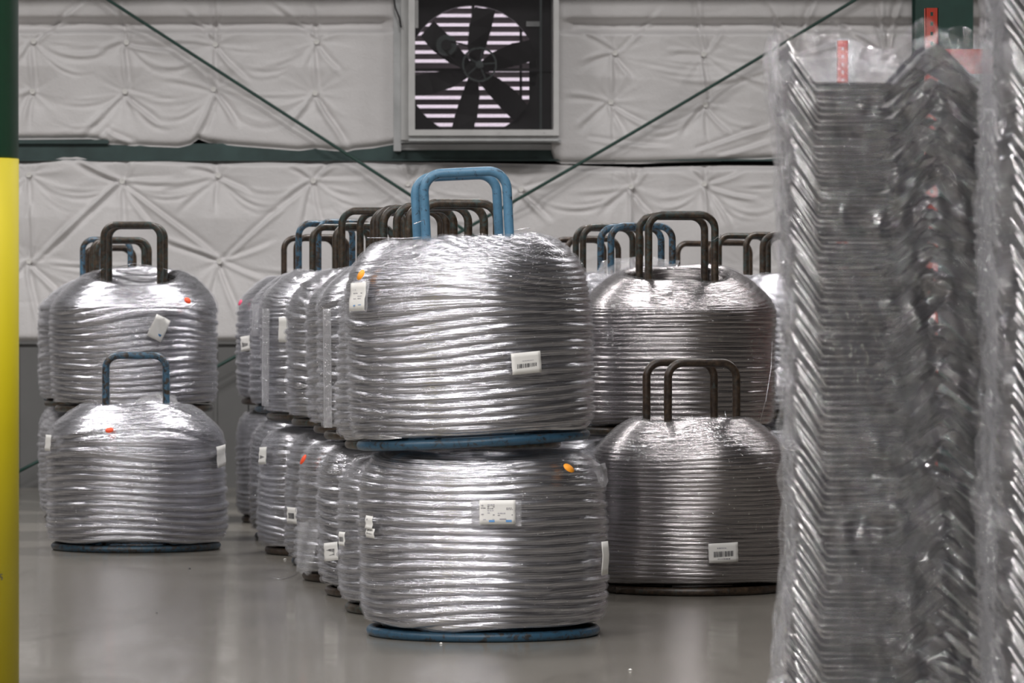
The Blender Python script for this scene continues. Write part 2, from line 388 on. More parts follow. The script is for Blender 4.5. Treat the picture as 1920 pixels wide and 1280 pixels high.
def blanket(name, xa, xb, top, bot, pins, creases, seed, band=None):
    """top(x), bot(x) give image rows of the edges; the sheet is padded, tufted and folds back at its edges"""
    rs = np.random.RandomState(seed)
    nx = int((xb - xa) / 3.2)
    t = np.array([top(x) for x in np.linspace(xa, xb, nx)]); bt = np.array([bot(x) for x in np.linspace(xa, xb, nx)])
    nz = int((bt - t).max() / 3.2)
    xs = np.linspace(xa, xb, nx)[:, None] * np.ones((1, nz))
    w = np.linspace(0, 1, nz)[None, :]
    ys = t[:, None] * (1 - w) + bt[:, None] * w
    H = np.zeros_like(xs)
    dmin = np.full_like(xs, 1e9)
    for (qx, qy) in pins:
        dx = xs - qx; dy = ys - qy; rr = np.hypot(dx, dy); th = np.arctan2(dy, dx)
        dmin = np.minimum(dmin, rr)
        f = np.zeros_like(xs)
        for k in range(5):
            n = rs.randint(4, 15); f += rs.uniform(.4, 1) * (1.2 - 2 * np.abs(np.sin(n * .5 * th + rs.uniform(0, 6.28) + .010 * rr * rs.uniform(-1, 1))) ** .6)
        H += .0075 * f * np.exp(-rr / 42) * rr / (rr + 8) * np.clip((PI - np.abs(th)) * 3, 0, 1)
    H += .055 * (1 - np.exp(-(dmin / 62) ** 1.5))
    # sagging, horizontal-ish drape folds
    for k in range(46):
        cx, cy = rs.uniform(xa, xb), rs.uniform(t.min(), bt.max()); L = rs.uniform(40, 110); sg = rs.uniform(-.5, .9)
        u = xs - cx; v = ys - cy + sg * (u / L) ** 2 * 22 + rs.uniform(-.35, .35) * u
        H += rs.uniform(-.004, .004) * np.exp(-(u / L) ** 2) * np.exp(-(v / rs.uniform(3.5, 9)) ** 2)
    # slack hanging in arcs between neighbouring pins
    P2 = sorted(pins, key=lambda p: (round(p[1] / 40), p[0]))
    for (p, q) in zip(P2, P2[1:]):
        if abs(p[1] - q[1]) > 30 or q[0] - p[0] > 420: continue
        tt = np.clip((xs - p[0]) / (q[0] - p[0]), 0, 1); ins = ((xs > p[0]) & (xs < q[0])).astype(float) * np.sin(PI * tt) ** .7
        ysb = p[1] + (q[1] - p[1]) * tt
        for k in range(5):
            sg = rs.uniform(4, 75); sk = rs.uniform(-.25, .25)
            arc = ysb + sg * 4 * tt * (1 - tt) * (1 + sk * (tt - .5)) ; wv = rs.uniform(2.5, 4.5); d_ = ys - arc
            part = np.exp(-((tt - rs.uniform(.15, .85)) / rs.uniform(.15, .35)) ** 2)
            H += rs.uniform(.004, .010) * ins * part * (np.exp(-((d_ + 1.5) / wv) ** 2) - np.exp(-((d_ - wv * 1.3) / wv) ** 2))
    for (ax, ay, bx, by, s) in creases:
        L = math.hypot(bx - ax, by - ay); ux, uy = (bx - ax) / L, (by - ay) / L
        al = (xs - ax) * ux + (ys - ay) * uy
        pe = -(xs - ax) * uy + (ys - ay) * ux + 3.5 * np.sin(al / L * 3.0 + s * 5) 
        along = np.clip(al / 12, 0, 1) * np.clip((L * 1.05 - al) / (L * .35), 0, 1)
        wd = 2.6 + 2.8 * np.clip(al / L, 0, 1)
        H += s * .019 * along * (np.exp(-((pe - 2.5) / wd) ** 2) - 1.1 * np.exp(-((pe + wd * 1.2) / (wd * 1.1)) ** 2))
    if band:
        for (c, hw, d, a0, a1) in band:
            H -= d * np.exp(-(((ys - c) / hw) ** 4)) * np.clip((xs - a0) / 30, 0, 1) * np.clip((a1 - xs) / 30, 0, 1)
    # long seams through the pin columns
    for c in (58, 236, 404, 592, 1150, 1320, 1490, 1660):
        H -= .004 * np.exp(-(((xs - c) / 2.2) ** 2))
    edge = np.minimum(w * nz, (1 - w) * nz)
    H -= .05 * np.exp(-(edge / 2.2) ** 2)
    X = (xs - 960) * S; Z = CH - (ys - HY) * S; Y = WY - .02 - H
    v = np.stack([X, Y, Z], -1).reshape(-1, 3)
    i = np.arange(nx * nz).reshape(nx, nz)
    f = np.stack([i[:-1, :-1], i[:-1, 1:], i[1:, 1:], i[1:, :-1]], -1).reshape(-1, 4)
    back = v.copy(); back[:, 1] = WY + .12
    # rim joins the front to the back so the blanket has thickness
    rim = np.concatenate([i[0, :], i[1:, -1], i[-1, :-1][::-1], i[1:-1, 0][::-1]])
    bi = np.arange(len(rim)) + len(v)
    vv = np.concatenate([v, back[rim]])
    rf = np.stack([rim, np.roll(rim, -1), np.roll(bi, -1), bi], -1)
    me = mesh_np(name, vv, np.concatenate([f, rf]), M['vinyl'], True)
    o = link(name, me); o['kind'] = 'structure'
    for (qx, qy) in pins:
        if not (xa < qx < xb): continue
        p = MB(); c = px(qx, qy, WY)
        p.disc((0, 0, 0), .009, .020, -.002, .002, 14); p.disc((0, 0, 0), 0, .009, .001, .003, 8)
        j = int((qx - xa) / (xb - xa) * (nx - 1)); col = ys[j]; kk = int(np.argmin(abs(col - qy)))
        p.build('tufting_pin', M['paper'], o, (c.x, float(Y[j, kk]) - .014, c.z))
    return o

def interp(pts):
    a = [p[0] for p in pts]; b_ = [p[1] for p in pts]
    return lambda x: float(np.interp(x, a, b_))
up_bot_l = interp([(-320, 262), (36, 262), (170, 261), (185, 263), (205, 272), (255, 274), (335, 277), (358, 272), (372, 261), (392, 268), (430, 273), (560, 283), (590, 280), (625, 283), (650, 285), (665, 281), (700, 278), (745, 270)])
up_bot_r = interp([(1034, 285), (1040, 302), (1052, 307), (1200, 307), (1330, 303), (1466, 297), (1600, 300), (2200, 300)])
lo_top = interp([(-320, 293), (36, 300), (90, 296), (120, 291), (170, 297), (230, 293), (330, 298), (400, 300), (520, 301), (600, 300), (760, 304), (1030, 308), (1100, 311), (1200, 314), (1330, 310), (1480, 311), (2200, 310)])
band = [(47, 12, .10, -400, 745), (49, 12, .10, 1045, 2300)]
blanket('wall_insulation_left', -320, 745, lambda x: -60, up_bot_l, PINS_U, CR_U, 3, band)
blanket('wall_insulation_right', 1034, 2200, lambda x: -60, up_bot_r, PINS_U, CR_U, 5, band)
blanket('wall_insulation_lower', -320, 2200, lo_top, lambda x: 642, PINS_L, CR_L, 9)
# the blanket goes on, plain, above and beside what the photograph shows
zz = px(0, -55, WY).z
mb = MB(); mb.box((X0, WY - .03, zz), (X1, WY + .2, ZT)); mb.box((X0, WY - .03, lz), (px(-320, 0, WY).x, WY + .2, zz)); mb.box((px(2200, 0, WY).x, WY - .03, lz), (X1, WY + .2, zz))
struct('wall_insulation_upper', mb, M['vinyl'])
# green girt between the blankets
g0 = px(0, 302, WY).z; g1 = px(0, 262, WY).z
mb = MB()
mb.box((X0, WY - .02, g0 + .01), (X1, WY + .0, g1 - .03)); mb.box((X0, WY - .055, g1 - .032), (px(205, 0, WY).x, WY + .2, g1 - .002)); mb.box((px(205, 0, WY).x, WY - .01, g1 - .045), (X1, WY + .2, g1 - .03)); mb.box((X0, WY - .045, g0), (X1, WY + .1, g0 + .012))
struct('trim_girt', mb, M['teal'])
# frame column at the right and an unseen beam added to shade the top of the wall
mb = MB(); mb.box((X0, WY - .80, 4.12), (X1, WY - .78, 4.72)); mb.box((X0, WY - .88, 4.12), (X1, WY - .70, 4.14)); mb.box((X0, WY - .88, 4.70), (X1, WY - .70, 4.72))
struct('trim_added_shade_beam', mb, M['green'])
mb = MB(); cx0, cx1 = px(1714, 0, WY - .3).x, px(1822, 0, WY - .3).x
mb.box((cx0, WY - .40, 0), (cx1, WY - .385, ZT)); mb.box((cx0, WY - .12, 0), (cx1, WY - .105, ZT)); mb.box(((cx0 + cx1) / 2 - .01, WY - .39, 0), ((cx0 + cx1) / 2 + .01, WY - .11, ZT))
struct('trim_column', mb, M['green'])

# ------------------------------------------------------------------ wind-brace rods
def rod(p, q, sag, lab):
    a = px(*p, WY - .16); b_ = px(*q, WY - .16); pts = []
    for i in range(25):
        t = i / 24; c = a.lerp(b_, t); c.z -= sag * 4 * t * (1 - t); pts.append(c)
    mb = MB(); mb.tube(pts, .0125, 8)
    return tag(mb.build('brace_rod', M['green'], smooth=True), lab, 'brace rod')
rod((-60, -170), (1600, 902), .0, 'green steel brace rod falling from upper left behind the blue handles')
rod((1708, -64), (-12, 908), .085, 'green steel brace rod rising to the upper right across the insulation')

# ------------------------------------------------------------------ exhaust fan
fan = tag(link('exhaust_fan', None, None, px(908, 262, WY)), 'square belt-driven exhaust fan high in the insulated wall, daylight behind its louvers', 'fan')
fo = fan.location.copy()
def fp(x, y, Y=WY): return px(x, y, Y) - fo
FY = WY - .36                         # front face of the box
def fbox(mb, xa, ya, xb, yb, y0, y1):
    """box that spans image columns xa..xb and rows ya..yb (top..bottom) from depth y0 to y1"""
    a = px(xa, yb, y0) - fo; c = px(xb, ya, y0) - fo
    mb.box((a.x, y0 - WY, a.z), (c.x, y1 - WY, c.z))
mb = MB()
fbox(mb, 738, -60, 752, 283, WY - .10, WY + .1); fbox(mb, 752, 262, 1052, 268, WY - .10, WY + .1)
mb.build('wall_flange', M['galv'], fan)
mb = MB(); fbox(mb, 752, -60, 768, 262, WY - .14, WY + .30); mb.build('side_trim', M['frame'], fan)
mb = MB(); fbox(mb, 752, 270, 1034, 281, WY - .05, WY + .1); mb.build('sill_flashing', M['galv'], fan)
mb = MB()
fbox(mb, 766, -60, 770, 254, FY, WY + .3); fbox(mb, 1044, -60, 1048, 254, FY, WY + .3); fbox(mb, 766, 252, 1048, 264, FY, WY + .3); fbox(mb, 766, -62, 1048, -58, FY, WY + .3)
mb.build('housing', M['galv'], fan)
mb = MB()
fbox(mb, 766, -60, 778, 252, FY - .02, FY); fbox(mb, 1038, -60, 1048, 252, FY - .02, FY); fbox(mb, 766, 243, 1048, 254, FY - .03, FY)
mb.build('front_frame', M['frame'], fan)
for i, xx in enumerate((800, 868, 936, 1020)):
    p = MB(); p.disc((0, 0, 0), 0, .006, -.006, 0, 8); q = fp(xx, 248, FY - .03); p.build('screw', M['frame'], fan, (q.x, FY - .03 - WY, q.z))
# venturi panel: square sheet with a round hole
VY = WY + .02
cv = fp(885, 132, VY); R = 122 * VY / F
mb = MB(); n = 64; a = fp(769, 253, VY); c = fp(1045, -58, VY)
v = []; f = []
for k in range(n):
    an = 2 * PI * k / n; dx, dz = math.cos(an), math.sin(an)
    tx = ((c.x - cv.x) / dx) if dx > 1e-6 else ((a.x - cv.x) / dx if dx < -1e-6 else 1e9)
    tz = ((c.z - cv.z) / dz) if dz > 1e-6 else ((a.z - cv.z) / dz if dz < -1e-6 else 1e9)
    tt = min(tx, tz); rr = min(R, tt)
    v += [(cv.x + dx * rr, .02, cv.z + dz * rr), (cv.x + dx * max(tt, rr), .02, cv.z + dz * max(tt, rr)), (cv.x + dx * rr, .12, cv.z + dz * rr)]
for k in range(n):
    j = (k + 1) % n
    f += [(k*3, k*3+1, j*3+1, j*3), (k*3, j*3, j*3+2, k*3+2)]
mb.add(v, f); mb.build('venturi_panel', M['fan_dark'], fan)
mb = MB(); fbox(mb, 1012, -58, 1016, 252, WY - .18, WY - .16); mb.build('side_bracket', M['fan_hub'], fan)
# blades
hb = fp(889, 133, WY - .05)
bl = MB()
sec = []
for r_, w0, w1, tw in ((.05, -.035, .035, .05), (.18, -.075, .06, .045), (.34, -.085, .085, .035), (.48, -.06, .095, .02)):
    sec.append([(w0, -tw, r_), (w1, tw, r_), (w1, tw + .005, r_), (w0, -tw + .005, r_)])
v = [q for s_ in sec for q in s_]; f = [(0, 1, 2, 3), (15, 14, 13, 12)]
for i in range(3):
    for e in range(4): f.append((i*4+e, (i+1)*4+e, (i+1)*4+(e+1) % 4, i*4+(e+1) % 4))
bl.add(v, f); blm = bl.mesh('fan_blade', M['fan_dark'])
for an in (82, 22, -40, -100, -164, 140):
    link('fan_blade', blm, fan, (hb.x, -.04, hb.z), (0, math.radians(90 - an), 0))
mb = MB(); mb.disc((hb.x, 0, hb.z), 0, .07, -.09, .0, 20); mb.build('blade_hub', M['fan_dark'], fan)
hp = fp(899, 121, WY - .16)
pul = MB(); pul.disc((0, 0, 0), .118, .132, -.02, .015, 40); pu = pul.build('drive_pulley', M['fan_hub'], fan, (hp.x, -.16, hp.z))
for k in range(5):
    a = math.radians(72 * k + 5); s_ = MB(); s_.tube([(.02*math.cos(a), 0, .02*math.sin(a)), (.12*math.cos(a), 0, .12*math.sin(a))], .008, 6); s_.build('spoke', M['fan_hub'], pu)
s_ = MB(); s_.disc((0, 0, 0), 0, .03, -.03, .10, 16); s_.build('pulley_hub', M['fan_hub'], pu)
mp_ = fp(837, 85, WY - .16)
mo = MB(); mo.disc((0, 0, 0), 0, .078, -.02, .16, 28); mot = mo.build('motor', M['fan_hub'], fan, (mp_.x, -.16, mp_.z))
s_ = MB(); s_.disc((0, 0, 0), 0, .04, -.05, -.02, 18); s_.build('motor_pulley', M['fan_dark'], mot)
mb = MB(); d = Vector((hp.x - mp_.x, 0, hp.z - mp_.z)); dn = d.normalized(); pe = Vector((-dn.z, 0, dn.x))
for s1 in (1, -1):
    p0 = Vector((mp_.x, -.19, mp_.z)) + pe * s1 * .035; p1 = Vector((hp.x, -.17, hp.z)) + pe * s1 * .125; mb.tube([p0, p1], .006, 6)
mb.build('drive_belt', M['fan_dark'], fan)
mb = MB(); fbox(mb, 884, -58, 890, 252, WY - .04, WY - .02); fbox(mb, 770, 128, 1044, 134, WY + .0, WY + .015); mb.build('bearing_post', M['fan_dark'], fan)
mb = MB(); fbox(mb, 776, 0, 784, 52, FY, FY + .02); mb.build('hinge_strip', M['frame'], fan)
mb = MB(); fbox(mb, 987, 40, 1012, 50, VY - .02, VY - .01); mb.build('rating_plate', M['galv'], fan)
# louver slats, tilted, with gaps between
LY = WY + .22
for i in range(15):
    yc = 38 + 17.05 * i - 17.05
    a = fp(765, yc, LY); c = fp(1046, yc, LY)
    s_ = MB(); hh = 9.7 * LY / F / 2
    s_.add([(a.x, LY - WY - .012, a.z + hh), (c.x, LY - WY - .012, a.z + hh), (c.x, LY - WY + .03, a.z - hh), (a.x, LY - WY + .03, a.z - hh),
            (a.x, LY - WY - .008, a.z + hh + .002), (c.x, LY - WY - .008, a.z + hh + .002), (c.x, LY - WY + .034, a.z - hh + .002), (a.x, LY - WY + .034, a.z - hh + .002)],
           [(0, 3, 2, 1), (4, 5, 6, 7), (0, 1, 5, 4), (1, 2, 6, 5), (2, 3, 7, 6), (3, 0, 4, 7)])
    s_.build('louver_slat', M['louver'], fan)
mb = MB(); fbox(mb, 974, -58, 979, 253, LY - .05, LY - .03); fbox(mb, 992, -58, 1046, 253, LY - .06, LY - .05); mb.build('louver_frame', M['fan_dark'], fan)
# wire guard
mb = MB(); a = fp(776, 245, FY); c = fp(1040, -58, FY); st = 3.05 * FY / F; r_ = .0011
x = a.x
while x < c.x: mb.box((x - r_, FY - WY - .002, a.z), (x + r_, FY - WY, c.z)); x += st
z = a.z
while z < c.z: mb.box((a.x, FY - WY, z - r_), (c.x, FY - WY + .002, z + r_)); z += st
g = mb.build('wire_guard', M['fan_dark'], fan); g['kind'] = 'stuff'
# conduit beside the fan
mb = MB(); mb.tube([px(752, 52, WY - .16), px(749, 34, WY - .16), px(741, 14, WY - .16), px(734, -40, WY - .16)], .007, 8)
tag(mb.build('cable', M['fan_dark'], smooth=True), 'dark cable curving up beside the top left of the exhaust fan', 'cable')

# ------------------------------------------------------------------ wire coils
TALL = [(.25, .09), (.25, .40), (.25, .76), (.262, .795), (.30, .797), (.36, .765), (.42, .715), (.462, .672), (.486, .632), (.493, .59), (.492, .40), (.492, .20), (.487, .10), (.470, .055), (.43, .045)]
DOME = [(.25, .09), (.25, .40), (.25, .78), (.262, .815), (.30, .825), (.36, .808), (.415, .765), (.458, .710), (.484, .648), (.494, .59), (.495, .40), (.492, .20), (.487, .10), (.470, .055), (.43, .045)]
LOW = [(.25, .09), (.25, .40), (.25, .66), (.262, .685), (.32, .692), (.39, .690), (.435, .672), (.462, .640), (.480, .600), (.488, .55), (.492, .40), (.492, .20), (.487, .10), (.470, .055), (.43, .045)]
def smooth_profile(P, n):
    P = np.array(P); d = np.r_[0, np.cumsum(np.hypot(*np.diff(P, axis=0).T))]
    s = np.linspace(0, d[-1], 1200); r = np.interp(s, d, P[:, 0]); z = np.interp(s, d, P[:, 1])
    k = np.hanning(45); k /= k.sum()
    r = np.convolve(np.pad(r, 22, 'edge'), k, 'valid'); z = np.convolve(np.pad(z, 22, 'edge'), k, 'valid')
    # sample densely outside, thinly inside the bore
    wgt = np.where(s < .62, .18, 1.0); c = np.cumsum(wgt); c = (c - c[0]) / (c[-1] - c[0])
    t = np.interp(np.linspace(0, 1, n), c, s)
    return np.interp(t, s, r), np.interp(t, s, z), t

def winding_fn(seed, pitch, amp, swirl, wob):
    rs = np.random.RandomState(seed)
    A = [(rs.randint(1, 4), rs.uniform(0, 6.28), rs.uniform(.3, 1), rs.uniform(2, 9), rs.uniform(0, 6.28)) for _ in range(7)]
    A2 = [(rs.randint(2, 9), rs.uniform(0, 6.28), rs.uniform(.4, 1), rs.uniform(10, 40), rs.uniform(0, 6.28)) for _ in range(8)]
    t0 = rs.uniform(0, 6.28)
    def h(th, z, s):
        p = z / pitch
        sh = np.clip((z - .50) / .2, 0, 1)
        for n, a, b_, kz, c in A: p = p + wob * .26 * b_ * np.sin(n * th + a + kz * z + c)
        p = p + swirl * sh * (1.6 * np.sin(th + t0) + .5 * np.sin(2 * th + t0 * 2))
        p = p - .35 * sh * (s * 0)
        fr = p - np.floor(p)
        rid = np.sqrt(np.clip(4 * fr * (1 - fr), 0, 1))
        cell = np.floor(p); jit = .35 * np.sin(cell * 12.9898 + 4 * np.sin(cell * 3.1))
        mod = 0
        for n, a, b_, kz, c in A2: mod = mod + b_ * np.sin(n * th + a + kz * z + c + cell * 1.7)
        fine = .5 + .5 * np.sin(p * 2 * PI * 4 + .35 * mod)
        top = 1 - .55 * np.clip((z - .62) / .07, 0, 1)
        return amp * ((rid * (1 + jit) - 1) * top + 1 + .12 * fine + .035 * mod)
    return h

def grid_mesh(name, r, z, s, nu, disp, mat, slope=0.0):
    nv = len(r)
    dr = np.gradient(r); dz = np.gradient(z); L = np.hypot(dr, dz) + 1e-9
    nr, nz_ = -dz / L, dr / L            # outward for this profile direction
    th = np.linspace(0, 2 * PI, nu, endpoint=False) + PI / 2
    TH, RR = np.meshgrid(th, r, indexing='ij'); _, ZZ = np.meshgrid(th, z, indexing='ij'); _, SS = np.meshgrid(th, s, indexing='ij')
    D = disp(TH, ZZ, SS)
    Rn = RR + D * nr[None, :]; Zn = ZZ + D * nz_[None, :]
    Zn = Zn + slope * Rn * np.sin(TH) * np.clip((Zn - .60) / .14, 0, 1)
    v = np.stack([Rn * np.cos(TH), Rn * np.sin(TH), Zn], -1).reshape(-1, 3)
    i = np.arange(nu * nv).reshape(nu, nv); j = np.roll(i, -1, axis=0)
    f = np.stack([i[:, :-1], i[:, 1:], j[:, 1:], j[:, :-1]], -1).reshape(-1, 4)
    u0 = (np.arange(nu) / nu)[:, None] * np.ones((1, nv - 1)); u1 = ((np.arange(nu) + 1) / nu)[:, None] * np.ones((1, nv - 1))
    v0 = np.ones((nu, 1)) * s[None, :-1]; v1 = np.ones((nu, 1)) * s[None, 1:]
    uv = np.stack([np.stack([u0, v0], -1), np.stack([u0, v1], -1), np.stack([u1, v1], -1), np.stack([u1, v0], -1)], 2).reshape(-1, 2)
    return mesh_np(name, v, f, mat, True, uv)

def make_variant(seed, P, pitch=.033, amp=.011, swirl=1.0, wob=1.0, mat='wire', nu=150, nv=230, filmnu=120, filmnv=150, crumple=1.0, film='film', slope=0.0):
    h = winding_fn(seed, pitch, amp, swirl, wob)
    r, z, s = smooth_profile(P, nv)
    rs = np.random.RandomState(seed + 50)
    ph = rs.uniform(0, 6.28, 20)
    def lump(th, zz): return .006 * np.sin(2 * th + ph[0] + 3 * zz) + .004 * np.sin(3 * th + ph[1] - 5 * zz) + .003 * np.sin(5 * th + ph[2] + 9 * zz)
    def dw(th, zz, ss): return (h(th, zz, ss) - amp) * np.clip((ss - .5) / .12, .15, 1) + lump(th, zz)
    wm = grid_mesh('wire_winding', r, z, s, nu, dw, M[mat], slope)
    PF = [p for p in P[3:]]; PF = [(PF[0][0] - .012, PF[0][1] - .02)] + PF[:-1]
    Pn = np.array(PF); d = np.r_[0, np.cumsum(np.hypot(*np.diff(Pn, axis=0).T))]
    s2 = np.linspace(0, d[-1], filmnv); r2 = np.interp(s2, d, Pn[:, 0]); z2 = np.interp(s2, d, Pn[:, 1])
    k = np.hanning(9); k /= k.sum(); r2 = np.convolve(np.pad(r2, 4, 'edge'), k, 'valid'); z2 = np.convolve(np.pad(z2, 4, 'edge'), k, 'valid')
    sh0 = P[8][1]
    def dfm(th, zz, ss):
        w_ = .82 * (h(th, zz, ss) - amp) + lump(th, zz) + .0062
        c = 0
        for q in range(4, 14): c = c + np.sin((q * 3 - 8) * th + ph[q] + (8 + q * 5) * zz * (1 if q % 2 else -1)) * .0011
        c = c + .004 * np.abs(np.sin(7 * th + ph[14] + 6 * zz)) * np.exp(-((zz - sh0) / .05) ** 2) * 2.2   # stands off at the shoulder
        c = c + .006 * np.abs(np.sin(9 * th + ph[15])) * np.exp(-((zz - .05) / .04) ** 2)
        return w_ + crumple * .6 * c
    fm = grid_mesh('plastic_film', r2, z2, s2, filmnu, dfm, M[film], slope)
    return wm, fm, P

V = {}
V['front_low'] = make_variant(11, LOW, .0325, .0155, .5, .8, 'wire', 190, 300, 150, 190)
V['front_top'] = make_variant(23, DOME, .0330, .0150, 1.5, .9, 'wire', 190, 300, 150, 190, .5)
V['left_lone'] = make_variant(31, TALL, .0385, .0185, 1.7, .7, 'wire', 170, 260, 140, 170, 1.3)
V['left_top'] = make_variant(37, TALL, .034, .015, 1.5, 1.0, 'wire', 160, 250, slope=.19)
V['right_lone'] = make_variant(41, TALL, .021, .0042, .8, .9, 'wire_soft', 160, 300, crumple=.6)
V['right_top'] = make_variant(43, TALL, .024, .0062, 1.0, .9, 'wire_soft', 160, 280, slope=.16)
V['row_a'] = make_variant(53, TALL, .033, .017, 1.2, 1.0, 'wire', 130, 210, 110, 140, 1.6, film='film_milky')
V['row_b'] = make_variant(59, TALL, .036, .017, 1.6, 1.2, 'wire', 130, 210, 110, 140, 1.8, film='film_milky')
V['low_a'] = make_variant(61, LOW, .034, .017, .8, 1.0, 'wire', 130, 200, 110, 140, 1.6, film='film_milky')
V['low_b'] = make_variant(67, LOW, .031, .016, .8, 1.2, 'wire', 130, 200, 110, 140, 1.8, film='film_milky')

def u_loop(y, hw, top, r=.019, z0=.02, n=9, rc=.072, dx=0.0, skew=0.0):
    pts = [(-hw + dx, y, z0), (-hw + dx, y, top * .5)]
    for i in range(n + 1):
        a = PI - i / n * PI / 2; pts.append((-hw + rc + rc * math.cos(a) + dx, y, top - rc + rc * math.sin(a) - skew))
    for i in range(n + 1):
        a = PI / 2 - i / n * PI / 2; pts.append((hw - rc + rc * math.cos(a) + dx, y, top - rc + rc * math.sin(a) + skew))
    pts += [(hw + dx, y, top * .5), (hw + dx, y, z0)]
    mb = MB(); mb.tube(pts, r, 12); return mb
CAR = {}
def carrier(col, top):
    key = (col, round(top, 3))
    if key in CAR: return CAR[key]
    m_ = M[col]
    m_ring = M.get(col + '_ring', m_)
    ring = MB(); ring.tube([(.447 * math.cos(a), .447 * math.sin(a), .0195) for a in [2*PI*k/72 for k in range(72)]], .0195, 12, True)
    rm = ring.mesh('base_ring', m_ring, True)
    hs = []
    for y in (-.17, .17):
        hs.append(u_loop(y, .165, top).mesh('handle', m_, True))
    cbs = []
    for y in (-.17, .17):
        c_ = MB(); xw = math.sqrt(.447**2 - .17**2); c_.tube([(-xw, y, .0195), (xw, y, .0195)], .015, 8); cbs.append(c_.mesh('cross_bar', m_, True))
    CAR[key] = (rm, hs, cbs); return CAR[key]

def radius_at(P, z):
    """outer radius of a profile at height z, and the outward slope there"""
    o = P[3:-1]; zs = [p[1] for p in o][::-1]; rs_ = [p[0] for p in o][::-1]
    return float(np.interp(z, zs, rs_))

COILS = {}
def coil(key, cx, Y, z0, var, col, top, label, group, rot=0.0, tilt=0.0, D=1.0, zs=1.0, handles=True, spin=0.0, film=True):
    c = px(cx, 0, Y)
    root = link('wire_coil', None, None, (c.x, Y, z0), (0, math.radians(tilt), 0))
    tag(root, label, 'wire coil', group)
    wm, fm, P = V[var]
    w = link('wire_winding', wm, root, (0, 0, 0), (0, 0, math.radians(spin))); w.scale = (D, D, zs)
    if film:
        fl = link('plastic_film', fm, root, (0, 0, 0), (0, 0, math.radians(spin))); fl.scale = (D, D, zs)
    rm, hs, cbs = carrier(col, top)
    q = link('base_ring', rm, root, (0, 0, 0)); q.scale = (D, D, 1)
    for h_ in hs: link('handle', h_, root, (0, 0, 0), (0, 0, math.radians(rot)))
    for c_ in cbs: link('cross_bar', c_, root, (0, 0, 0), (0, 0, math.radians(rot)))
    COILS[key] = (root, P, D, zs, Y, cx)
    return root

ROWG = 'coils stacked two high in the receding middle row'
def stack(key, cx, Y, top, z0, vlow, vtop, col, rot, lab_low, lab_top, group, spin=0, collow=None, D=1.0, cxlow=None):
    coil(key + '_low', cxlow or cx, Y, 0, vlow, collow or col, .64, lab_low, group, rot, D=D, zs=z0 / .735, spin=spin)
    coil(key + '_top', cx, Y, z0, vtop, col, top - z0 - .0, lab_top, group, rot, D=D, spin=spin + 40)

# front stack
coil('f_low', 906, 17.0, 0, 'front_low', 'blue', .64, 'largest bottom coil at the front, silver wire with a big white printed label', 'coils of the front stack', 4, zs=1.055)
coil('f_top', 888, 17.0, .756, 'front_top', 'blue', 1.078, 'front stack top coil with bright blue double handles, leaning slightly left', 'coils of the front stack', 7, tilt=-2.9, zs=1.0)
# receding middle row
stack('s2', 849, 18.4, 1.752, .70, 'low_b', 'row_a', 'rust', 10, 'bottom coil directly behind the front stack, on a dark ring', 'top coil right behind the front one, rusty green handles beside the blue ones', ROWG, 10)
stack('s3', 798, 19.55, 1.77, .71, 'low_a', 'row_b', 'rust', 12, 'bottom coil third in the middle row, torn white label low on its side', 'top coil third in the middle row, film strip down its left side', ROWG, 120, 'rust_dark', cxlow=800)
stack('s4', 768, 20.7, 1.79, .71, 'low_b', 'row_a', 'rust_dark', 5, 'bottom coil fourth in the middle row with a red dot at its shoulder', 'top coil fourth in the middle row, brown handles, smooth filmed shoulder', ROWG, 200, cxlow=747)
stack('s5', 716, 22.0, 1.816, .715, 'low_a', 'row_b', 'rust', -14, 'bottom coil fifth in the middle row, blue ring and narrow white tag', 'top coil fifth in the middle row with dark loose wire turns near its base', ROWG, 300, 'blue_worn')
stack('s6', 661, 23.1, 1.764, .72, 'low_b', 'row_a', 'rust', 24, 'bottom coil sixth in the middle row with a white barcode tag on its left side', 'top coil sixth in the middle row, brown handles and a tall white tag', ROWG, 60, 'rust_dark', cxlow=658)
stack('s7', 629, 24.6, 1.82, .73, 'low_a', 'row_b', 'blue_worn', 22, 'bottom coil seventh in the middle row, mostly hidden in shade', 'top coil seventh in the middle row with worn blue handles', ROWG, 160)
stack('s8', 592, 26.8, 1.78, .735, 'low_b', 'row_a', 'rust_dark', 16, 'bottom coil at the far end of the middle row, deep in shade', 'far end top coil of the middle row with a pink dot and a white tag', ROWG, 250)
# left block
coil('l_lone', 255, 23.5, 0, 'left_lone', 'blue_worn', 1.065, 'low single coil on the floor at the left, worn blue handles and blue ring', None, 5)
LG = 'coils stacked two high at the left'
stack('l1', 252, 25.1, 1.818, .725, 'low_a', 'left_top', 'rust', 0, 'bottom coil hidden behind the low single coil at the left', 'left stack top coil with red dot and crumpled white tag, brown handle', LG, -40, 'rust_dark')
stack('l2', 226, 27.0, 1.767, .72, 'low_b', 'row_b', 'rust', 10, 'bottom coil of the second left stack, seen as a dark strip near the yellow column', 'second left stack top coil peeking out at the left of the red-dotted one', LG, 15, D=1.03)
stack('l3', 214, 28.5, 1.800, .72, 'low_a', 'row_a', 'blue_worn', -12, 'bottom coil of the third left stack, hidden behind the others', 'third left stack top coil, only its bluish handles showing', LG, 115)
stack('l4', 205, 30.1, 1.775, .72, 'low_b', 'row_b', 'rust_dark', 8, 'bottom coil of the rearmost left stack near the wall', 'rearmost left top coil, only its low brown handles showing', LG, 215)
